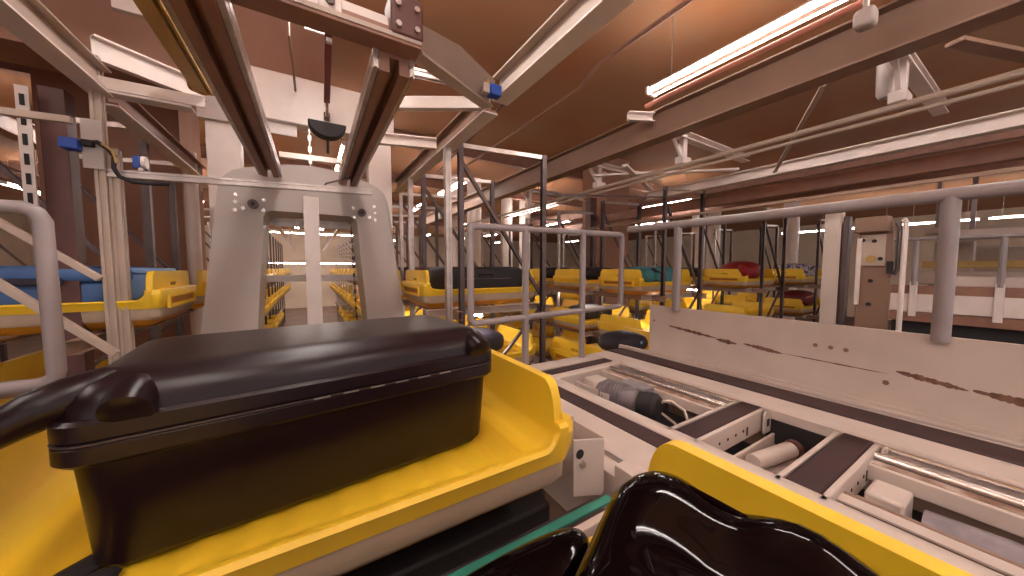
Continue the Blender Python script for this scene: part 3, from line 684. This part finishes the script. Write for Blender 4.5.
# panels and columns at the left and behind
structure('column_left', MB().box(-2.35, -1.27, 5.5, 6.4, FLOOR, CEIL), CONC)
structure('column_right', MB().box(5.95, 6.72, 5.5, 6.3, FLOOR, CEIL), CONC)
structure('beam_downstand', MB().box(-3.6, .22, 4.05, 4.5, 1.66, CEIL), CONC)
solo('white_pipe', MB().cyl((-1.075, 4.95, FLOOR), (-1.075, 4.95, 1.25), .06, 18), WHITE, 'pinkish white vertical pipe between the left post and the mast', 'pipe')
solo('steel_edge', MB().box(-1.26, -1.21, 4.95, 5.0, FLOOR, 1.0), DSTEEL, 'thin steel upright in front of the brown left column', 'post', bevel=.003)
for i, (x, y) in enumerate(((3.62, 9), (4.2, 9), (6.2, 10.5), (7.0, 10.5), (11.6, 6.5), (12.6, 6.5), (13.4, 4.5))):
    structure('trim_%d' % (i + 1), MB().cyl((x, y, FLOOR), (x, y, CEIL), .21, 20), WHITE)
# ------------------------------------------------------------------ overhead steel on the right
solo('ceiling_girder', MB().ibeam((3.25, -2.5, 1.52), (3.25, 12, 1.52), .17, .30, .016), TAN, 'wide brown steel girder under the long ceiling lamp', 'girder', bevel=.003)
solo('pink_pipe', MB().cyl((3.11, -2.5, 1.72), (3.11, 2.35, 1.72), .02, 12), PINK, 'pink pipe running beside the long ceiling lamp', 'pipe')
solo('lamp_sensor', MB().superbox((2.95, .675, 1.52), (.055, .05, .055), 4, 4).cyl((2.95, .675, 1.56), (2.95, .675, CEIL), .015, 8), GREY, 'grey sensor housing hanging in front of the long ceiling lamp', 'sensor')
solo('conduit', MB().cyl((3.50, -2.0, 1.115), (3.50, 9, 1.115), .022, 10).cyl((3.52, -2.0, 1.06), (3.52, 9, 1.06), .016, 8), BEIGE, 'thin double conduit running below the brown girder', 'conduit')
solo('white_girder', MB().ibeam((4.85, -2, 1.185), (4.85, 3.6, 1.185), .12, .135, .014), WHITE, 'white steel girder between the conduit and the brown channel', 'girder', bevel=.003)
solo('brown_channel', MB().box(5.25, 5.35, -2, 5.4, .945, 1.10), mat('brown_channel_paint', (.27, .125, .085), .5), 'brown steel channel just above the right handrail', 'channel', bevel=.006)
solo('thin_rail', MB().bar((4.3, -2, .70), (4.3, 4.4, .70), .035, .03), TAN, 'thin brown rail between the brown channel and the handrail', 'rail')
def hanger(y, label, zt=1.46, full=True):
    t = thing('hanger_bracket', label, 'bracket', (3.6, y, 1.15))
    part('cross_arm', MB().chan((3.42, y, zt), (4.95, y - .02, zt - .03), .09, .075, .010), WHITE, t)
    part('drop', MB().box(3.53, 3.60, y - .03, y + .03, 1.22, zt), WHITE, t, bevel=.003)
    part('diagonal', MB().bar((3.36, y, zt - .04), (3.56, y, 1.21), .025, .04), WHITE, t)
    part('foot', MB().box(3.49, 3.66, y - .045, y + .045, 1.145, 1.22), WHITE, t, bevel=.006)
    return t
hanger(2.20, 'white hanger bracket with a foot on the conduit, nearest below the lamp end')
hanger(3.45, 'white hanger bracket further along the conduit, behind the crossed white struts')
hanger(5.2, 'small white hanger bracket farthest along the conduit')
hanger(.62, 'pale hanger bracket at upper right below the brown girder')
for y0, y1, lab in ((2.2, 3.45, 'white strut crossing from the far hanger to the near white girder'), (3.5, 2.9, 'white strut lying across the crossed pair over the guard frame')):
    solo('brace_strut', MB().bar((3.45, y1, 1.30), (4.8, y0, 1.28), .07, .03), WHITE, lab, 'strut', bevel=.003)
solo('hanger_rod', MB().bar((3.45, 1.0, 1.42), (4.9, 1.85, 1.15), .035, .02), BEIGE, 'thin pale diagonal strip hanging below the girder at upper right', 'strip', bevel=.002)
solo('short_channel', MB().chan((2.92, 2.42, 1.60), (3.18, 2.30, 1.60), .06, .09, .008), WHITE, 'short white channel poking out above the girder by the lamp end', 'channel')
solo('beam_clamp', MB().tube([(3.70, .72, 1.52), (3.72, .72, 1.30), (3.72, .72, 1.27)], [.05, .05, .035], 14), GREY, 'grey round clamp stub below the girder at upper right', 'clamp')
solo('roof_brace', MB().bar((4.0, .45, 1.62), (4.9, .05, 1.55), .10, .03), TAN, 'flat tan roof brace at the top right corner', 'brace', bevel=.003)
solo('ceiling_pipe', MB().cyl((1.95, 2.2, 1.98), (2.35, 7, 1.98), .018, 8), DARKB, 'dark thin pipe clipped along the ceiling left of the lamp', 'pipe')
solo('ceiling_pipe', MB().tube([(2.45, -1.5, 1.97), (2.45, 2.4, 1.97), (2.5, 2.7, 1.90), (2.5, 6.0, 1.86)], .02, 8), BROWN, 'brown cable run along the ceiling beside the long lamp', 'pipe')
for x, lab in ((-3.0, 'brown steel girder along the ceiling at the far left'), (-4.6, 'brown steel girder farther left under the ceiling'), (7.4, 'brown girder under the ceiling beyond the brown channel'), (9.5, 'distant brown girder under the ceiling at right')):
    solo('ceiling_girder', MB().ibeam((x, -2.5 if x < 0 else 0, 1.70), (x, 14, 1.70), .15, .24, .015), BROWN, lab, 'girder')
for y, lab in ((6.6, 'brown cross girder nearest behind the white header'), (9.6, 'second brown cross girder behind the mast'), (13.5, 'third brown cross girder far down the aisle'), (18, 'last brown cross girder far down the aisle')):
    solo('cross_girder', MB().ibeam((-8, y, CEIL - .14), (14, y, CEIL - .14), .14, .26, .015), BROWN, lab, 'girder')
for x in (-.78, .86):
    solo('aisle_cable_tray', MB().chan((x, 4.4, 1.25), (x, 26.5, 1.25), .12, .06, .006, up=(0, 0, 1)).box(x - .02, x + .02, 8, 8.04, 1.25, CEIL - .01).box(x - .02, x + .02, 20, 20.04, 1.25, CEIL - .01), BEIGE, 'pale cable tray over the %s side of the aisle seen through the mast' % ('left' if x < 0 else 'right'), 'tray')

# ------------------------------------------------------------------ storage racks
NB = 15; PY = 1.15; RY = 2.86
LEV = [-.385, -1.10, -1.82]
def frame_parts(t, xa, xb, y, near, zt, dirn=1):
    m = DSTEEL if near else STEEL
    part('upright', MB().chan((xa, y, FLOOR), (xa, y, zt), .045, .045, .006, up=(0, 1, 0)), m, t)
    part('upright', MB().chan((xb, y, FLOOR), (xb, y, zt + .05), .05, .05, .006, up=(0, 1, 0)), DSTEEL, t)
    part('top_bar', MB().bar((xa, y, zt - .02), (xb, y, zt + .03), .03, .04), STEEL, t)
    part('brace', MB().bar((xa, y + .03, zt - .12), (xb, y + .03, -.30), .035, .03), DSTEEL, t)
    part('brace', MB().bar((xb, y + .03, -.42), (xa, y + .03, -1.35), .03, .025), DSTEEL, t)
    part('brace', MB().bar((xa, y + .03, -1.4), (xb, y + .03, -2.4), .03, .025), DSTEEL, t)
def rack(xf, label, n=NB, zt=1.13, flip=False):
    t = thing('storage_rack', label, 'rack', (xf + .65, RY + n * PY / 2, FLOOR))
    xa, xb = (xf + .33, xf + 1.27) if not flip else (xf + .03, xf + .97)
    for k in range(n + 1):
        
        if flip and k == 0 and xf > -3: continue
        frame_parts(t, xa, xb, RY + k * PY, k < 2, zt)
        if k < 2:
            for z in LEV[:2]: part('cross_support', MB().chan((xa - .3, RY + k * PY + .1, z - .035), (xb + .05, RY + k * PY + .1, z - .035), .05, .07, .006), BEIGE, t)
    for z in LEV:
        for x in (xa - .05, xb + .035):
            part('shelf_rail', MB().chan((x, RY - .1, z - .05), (x, RY + n * PY, z - .05), .05, .08, .006), TAN, t)
        if z > -.5:
            for k in range(n):
                for e in (.10, PY - .16):
                    pass
    return t
rack(.87, 'steel storage rack nearest the guard frame, right of the aisle')
rack(3.92, 'steel storage rack behind the handrail with the tall slanted braces', 7)
rack(6.97, 'steel storage rack holding the tote with the red bag, behind the panel', 5)
rack(9.75, 'steel storage rack farthest right, next to the cream column', 4)
rack(-2.12, 'steel storage rack at left behind the slotted post', NB, flip=True)
rack(-5.15, 'steel storage rack in the far left background', 6, flip=True)
# supporting posts under the overhead beam beside rack
solo('beam_post', MB().slot((1.0, 2.66, FLOOR), (1.0, 2.66, 1.0), .05, .05, up=(0, 1, 0)), STEEL, 'bright steel post under the overhead beam, nearest the guard frame', 'post')
solo('beam_post', MB().slot((.99, 3.80, FLOOR), (.99, 3.80, 1.0), .05, .05, up=(0, 1, 0)), STEEL, 'bright steel post under the overhead beam, closest to the mast', 'post')
solo('dark_upright', MB().box(1.70, 1.78, 4.6, 4.68, FLOOR, 1.25), DARKB, 'dark brown upright behind the first rack frame', 'post', bevel=.004)
solo('dark_upright', MB().box(5.15, 5.33, 5.2, 5.36, FLOOR, 1.5), DARKB, 'dark brown upright in front of the brown right hand column', 'post', bevel=.004)
solo('rack_tie', MB().bar((2.16, 2.86, .78), (4.25, 2.86, .98), .02, .02), DSTEEL, 'thin dark tie from the tall rack upright towards the next rack', 'bar')
pu = thing('perforated_upright', 'dark brown upright with a slotted pale strip at the left edge', 'post', (-1.25, 2.95, FLOOR))
part('column', MB().box(-1.265, -1.165, 3.0, 3.1, FLOOR, 1.02), DARKB, pu, bevel=.004)
part('slotted_strip', MB().box(-1.315, -1.268, 2.94, 2.95, .30, .98), WHITE, pu)
for k in range(6): part('slot', MB().box(-1.300, -1.283, 2.936, 2.9405, -.15 + .5 + k * .105, -.09 + .5 + k * .105), BLACKM, pu)
solo('rack_tie', MB().bar((-2.4, 2.75, .74), (-1.05, 2.75, .78), .03, .035), BEIGE, 'thin pale horizontal bar behind the blue sensor at left', 'bar', bevel=.002)
solo('rack_brace', MB().bar((-2.0, 2.72, .86), (-.98, 2.72, -.06), .04, .03), BEIGE, 'upper of two parallel slanted braces behind the left guard loop', 'brace', bevel=.002)
solo('rack_brace', MB().bar((-1.9, 2.6, .62), (-.90, 2.6, -.46), .045, .03), BEIGE, 'lower of two parallel slanted braces behind the left guard loop', 'brace', bevel=.002)
ty = lambda k: RY + PY * k + .53
def rack_tote(xf, k, lev, label, group=None, detail=False, flip=False):
    return make_tote(label, (xf + TL / 2 + .0, ty(k), LEV[lev] + .0), group, 0, detail)
# nearest totes one by one
rack_tote(.87, 0, 0, 'yellow tote on the near right rack carrying the long black bag', detail=True)
rack_tote(3.92, 0, 0, 'yellow tote on the rack carrying the teal bag', detail=True)
rack_tote(6.97, 0, 0, 'yellow tote on the rack carrying the round red bag', detail=True)
rack_tote(9.75, 0, 0, 'yellow tote beside the cream column carrying the patterned bag', detail=True)
rack_tote(-2.12, 0, 0, 'yellow tote on the left rack carrying the blue case', detail=True)
rack_tote(-2.12, 0, 1, 'yellow tote on the shelf below the blue case at the left edge', detail=True)
rack_tote(.87, 0, 1, 'yellow tote on the lower shelf behind the guard frame', detail=True)
rack_tote(9.75, 0, 1, 'yellow tote on the lower shelf carrying the red bag, near the cream column', detail=True)
far = 0
for xf, n, la in ((.87, NB, 'right'), (-2.12, NB, 'left'), (3.92, 7, ''), (6.97, 5, ''), (9.75, 4, ''), (-5.15, 6, '')):
    for k in range(n):
        for lev in range(3):
            if k == 0 and (lev == 0 or (xf in (-2.12, .87, 9.75) and lev == 1)) and xf != -5.15: continue
            if lev == 2 and k > 9: continue
            if xf == -2.12 and k == 2: continue
            if xf in (.87, -2.12):
                lab = 'yellow tote stored deep in the %s rack along the aisle behind the mast' % la
                rack_tote(xf, k, lev, lab, 'totes along the %s side of the aisle' % la)
            else:
                rack_tote(xf, k, lev, 'yellow tote stored in the background racks away from the aisle', 'totes in the background racks')
# ------------------------------------------------------------------ bags in the racks
def bag(name, label, c, half, m, e=5., e2=4., details=None, group=None):
    t = thing(name, label, 'bag' if 'case' not in name else 'suitcase', (c[0], c[1], c[2] - half[2]), group)
    part('body', MB().superbox(c, half, e, e2), m, t)
    return t
FZ = LEV[0] + .155
t = bag('black_bag', 'long black soft bag in the tote on the near right rack', (1.56, 3.32, FZ + .115), (.47, .30, .13), BLACKF, 9, 7)
part('handle', MB().tube([(1.45, 3.03, FZ + .15), (1.48, 3.0, FZ + .17), (1.60, 3.0, FZ + .17), (1.63, 3.03, FZ + .15)], .010, 8), BLACKM, t)
part('zip', MB().tube([(1.13, 3.06, FZ + .12), (1.3, 3.018, FZ + .12), (1.8, 3.018, FZ + .12), (1.99, 3.06, FZ + .12)], .006, 6), DSTEEL, t)
t = thing('blue_case', 'blue plastic hard case in the tote on the left rack', 'suitcase', (-1.50, 3.30, FZ))
part('lower_shell', MB().superbox((-1.52, 3.28, FZ + .075), (.52, .27, .075), 8, 8), BLUE, t)
part('lid', MB().superbox((-1.52, 3.28, FZ + .19), (.535, .285, .055), 8, 6), BLUE, t)
part('handle', MB().box(-1.45, -1.22, 2.965, 2.99, FZ + .13, FZ + .17), NAVY, t, bevel=.008)
part('latch', MB().box(-1.75, -1.68, 2.985, 3.0, FZ + .1, FZ + .2), NAVY, t, bevel=.004)
t = thing('pale_blue_case', 'pale blue case end poking out behind the blue case near the left post', 'suitcase', (-.95, 3.35, FZ))
part('shell', MB().superbox((-1.0, 3.36, FZ + .11), (.115, .22, .11), 7, 6), LBLUE, t)
part('lid_band', MB().superbox((-1.0, 3.36, FZ + .21), (.12, .228, .022), 7, 6), LBLUE, t)
t = thing('teal_bag', 'teal soft bag in the tote behind the guard frame', 'bag', (4.65, 3.35, FZ))
part('body', MB().superbox((4.62, 3.34, FZ + .11), (.40, .30, .145), 5, 4), TEAL, t)
part('pocket', MB().superbox((4.60, 3.05, FZ + .10), (.28, .05, .08), 5, 4), TEAL, t)
part('strap', MB().tube([(4.3, 3.08, FZ + .22), (4.4, 3.02, FZ + .16), (4.5, 3.0, FZ + .06)], .02, 8), NAVY, t)
t = thing('red_bag', 'round red bag humped over the tote on the rack behind the handrail', 'bag', (7.5, 3.35, FZ))
part('body', MB().superbox((7.45, 3.3, FZ + .17), (.36, .34, .20), 2.4, 2.4), RED, t)
part('flap', MB().tube([(7.10, 3.12, FZ + .22), (7.0, 3.05, FZ + .19), (6.94, 3.0, FZ + .10)], [.08, .06, .04], 10), RED, t)
t = thing('patterned_bag', 'dark and white patterned bag in the tote next to the cream column', 'bag', (10.3, 3.35, FZ))
part('body', MB().superbox((10.4, 3.35, FZ + .15), (.42, .34, .20), 4, 3), CHECK, t)
part('grip', MB().tube([(10.2, 3.0, FZ + .2), (10.2, 2.95, FZ + .26), (10.5, 2.95, FZ + .26), (10.5, 3.0, FZ + .2)], .015, 8), BLACKM, t)
t = thing('red_case', 'dark red bag in the lower shelf tote left of the cream column', 'bag', (10.3, 3.35, LEV[1] + .155))
part('body', MB().superbox((10.35, 3.3, LEV[1] + .35), (.46, .33, .2), 3, 2.6), MAROON, t)
part('band', MB().tube([(10.0, 3.0, LEV[1] + .40), (10.25, 2.96, LEV[1] + .44), (10.5, 2.98, LEV[1] + .36)], .02, 8), PINK, t)
for xf, k, lev, m, nm, lab in ((.87, 1, 0, MAROON, 'maroon_bag', 'maroon bag beside the mast in the second tote along the right rack'),
                               (.87, 2, 0, BLACKF, 'black_bag', 'black bag in the third tote along the right rack'),
                               (-2.12, 1, 0, BLACKF, 'black_bag', 'dark bag in the second tote along the left rack behind the blue case'),
                               (-5.15, 0, 0, RED, 'red_bag', 'red bag on the far left rack behind the guard loop'),
                               (3.92, 1, 0, BLACKF, 'black_bag', 'black bag seen through the guard frame behind the teal bag'),
                               (3.92, 1, 1, BLACKF, 'black_bag', 'black bag on a lower shelf seen through the guard frame'),
                               (3.92, 2, 0, BLACKF, 'black_bag', 'small black bag far back seen in the middle of the guard frame'),
                               (.87, 0, 1, NAVY, 'navy_bag', 'navy bag on the lower shelf just right of the mast'),
                               (6.97, 1, 0, NAVY, 'navy_bag', 'navy bag behind the round red bag')):
    r = random.Random(k * 7 + lev + int(xf * 10))
    t = bag(nm, lab, (xf + .60 + r.uniform(-.05, .05), ty(k) , LEV[lev] + .155 + .125), (.40, .28, .125), m, 4.5, 3.5)
    part('handle', MB().tube([(xf + .5, ty(k) - .27, LEV[lev] + .30), (xf + .52, ty(k) - .31, LEV[lev] + .32), (xf + .68, ty(k) - .31, LEV[lev] + .32), (xf + .70, ty(k) - .27, LEV[lev] + .30)], .011, 8), BLACKM, t)
# tote with a dark bag waiting beyond the conveyor end
make_tote('yellow tote corner showing just beyond the far end of the conveyor', (3.04, 2.68, -1.168), detail=True)
t = bag('dark_round_bag', 'dark navy rounded bag beyond the conveyor end beside the cream panel', (3.14, 2.62, -.875), (.27, .24, .125), NAVY, 3, 2.4)
part('buckle', MB().box(3.16, 3.20, 2.383, 2.393, -.86, -.83), LBLUE, t)
solo('feed_conveyor', MB().box(2.4, 3.7, 2.25, 2.80, -1.26, -1.17).box(2.45, 2.51, 2.3, 2.36, FLOOR, -1.26).box(3.6, 3.66, 2.3, 2.36, FLOOR, -1.26), DSTEEL, 'dark feed conveyor carrying the tote beyond the conveyor end', 'conveyor', bevel=.005)

# ------------------------------------------------------------------ lift machine and conveyors at the far right
lc = thing('cream_column', 'cream steel column rising behind the panel at right', 'column', (4.5, 1.16, FLOOR))
part('shaft', MB().ibeam((4.52, 1.165, FLOOR), (4.52, 1.165, .56), .12, .12, .01, up=(1, 0, 0)), CREAM, lc)
part('cover', MB().box(4.455, 4.465, 1.10, 1.225, FLOOR, .56), CREAM, lc, bevel=.003)
part('dark_flange', MB().box(4.46, 4.56, 1.045, 1.085, FLOOR, .50), DSTEEL, lc, bevel=.003)
lm = thing('lift_machine', 'tan lift carriage plate with holes right of the cream column', 'machine', (4.5, .87, FLOOR))
part('plate', MB().prism([(.76, -.75), (.98, -.75), (.98, .40), (.93, .43), (.78, .43), (.76, .40)], 'x', 4.50, 4.53), TAN, lm, bevel=.006)
part('pale_plate', MB().prism([(.80, .02), (.965, .02), (.965, .31), (.80, .31)], 'x', 4.485, 4.499), BEIGE, lm, bevel=.004)
part('guide_strip', MB().box(4.46, 4.485, .952, .985, -.35, .28), WHITE, lm, bevel=.004)
part('top_box', MB().box(4.42, 4.55, .78, 1.0, .33, .47), TAN, lm, bevel=.01)
for y, z in ((.95, .26), (.875, .25), (.89, .085), (.83, .085), (.885, -.12), (.89, -.34)): part('hole', MB().cyl((4.48, y, z), (4.497, y, z), .017, 12), BLACKM, lm)
part('hole_collar', MB().tube([(4.476, .89, .085), (4.488, .89, .085)], .034, 16), OCHRE, lm)
part('pipe', MB().tube([(4.46, .74, .40), (4.46, .72, .36), (4.46, .72, -.02), (4.46, .74, -.06)], .014, 8), DSTEEL, lm)
part('pipe', MB().tube([(4.45, .70, .43), (4.45, .685, .40), (4.45, .685, -.7)], .018, 8), WHITE, lm)
part('valve', MB().box(4.42, 4.46, .74, .78, -.05, .06), BLACKM, lm, bevel=.004)
fc = thing('far_conveyor', 'long cream conveyor with side guards beyond the handrail post', 'conveyor', (6.4, .2, FLOOR))
part('side_panel', MB().box(6.0, 6.02, -1.5, 1.02, -.505, -.30), WHITE, fc, bevel=.004)
part('side_stripe', MB().box(6.0, 6.02, -1.5, 1.02, -.30, -.20), BROWN, fc)
part('upper_guard', MB().box(6.03, 6.05, -1.5, .60, -.20, -.09), CREAM, fc, bevel=.004)
part('bed', MB().box(6.0, 7.2, -1.5, 1.02, -.62, -.52), BROWN, fc)
part('skirt', MB().box(6.1, 7.1, -1.5, 1.0, -1.6, -.63), BLACKM, fc)  # black block standing in for the shadow below the conveyor
for y in (.83, .265): part('bracket', MB().box(5.97, 6.0, y - .03, y + .03, -.56, -.16), WHITE, fc, bevel=.004)
fr = thing('far_railing', 'slim grey railing above the far cream conveyor', 'railing', (6.0, .2, -.2))
part('top_rail', MB().cyl((6.0, -1.5, .30), (6.0, 1.02, .335), .018, 10), GREYT, fr)
for y in (.83, .265, -.4): part('post', MB().cyl((5.985, y, -.2), (5.985, y, .31), .024, 10), GREYT, fr)
for i, (x, y0, y1, z0, z1, m, lab) in enumerate(((8.2, -1, 1.15, -.25, -.05, CREAM, 'pale conveyor side wall beyond the far railing'), (9.6, -1.2, 1.25, .0, .12, OCHRE, 'yellowish conveyor bed in the right background'), (10.6, -1.2, 1.0, .55, .72, WHITE, 'white service duct high in the right background'), (12.2, -1.5, 1.6, .78, .92, CREAM, 'pale overhead duct under the far right lamps'))):
    q = thing('background_conveyor' if i < 2 else 'service_duct', lab, 'conveyor' if i < 2 else 'duct', (x, 0, z0))
    part('body', MB().box(x, x + .5, y0, y1, z0, z1), m, q, bevel=.01)
    for y in (y0 + .3, (y0 + y1) / 2, y1 - .2): part('support', MB().box(x + .1, x + .16, y, y + .06, FLOOR if i < 2 else z1, z0 if i < 2 else CEIL - .01), GREYT, q)
for i, (x, y, h, w) in enumerate(((11.5, 1.1, .55, .5), (11.5, .35, .4, .35), (13, .75, .5, .5))):
    q = thing('control_cabinet', ('grey control cabinet in the right background beside the lift pipes', 'small grey control cabinet in the right background near the edge', 'farthest grey cabinet in the right background')[i], 'cabinet', (x, y, FLOOR))
    part('cabinet_body', MB().box(x, x + .4, y - w / 2, y + w / 2, FLOOR, h), GREY, q, bevel=.01)
    part('door', MB().box(x - .015, x, y - w / 2 + .03, y + w / 2 - .03, -1.5, h - .05), BEIGE, q, bevel=.006)
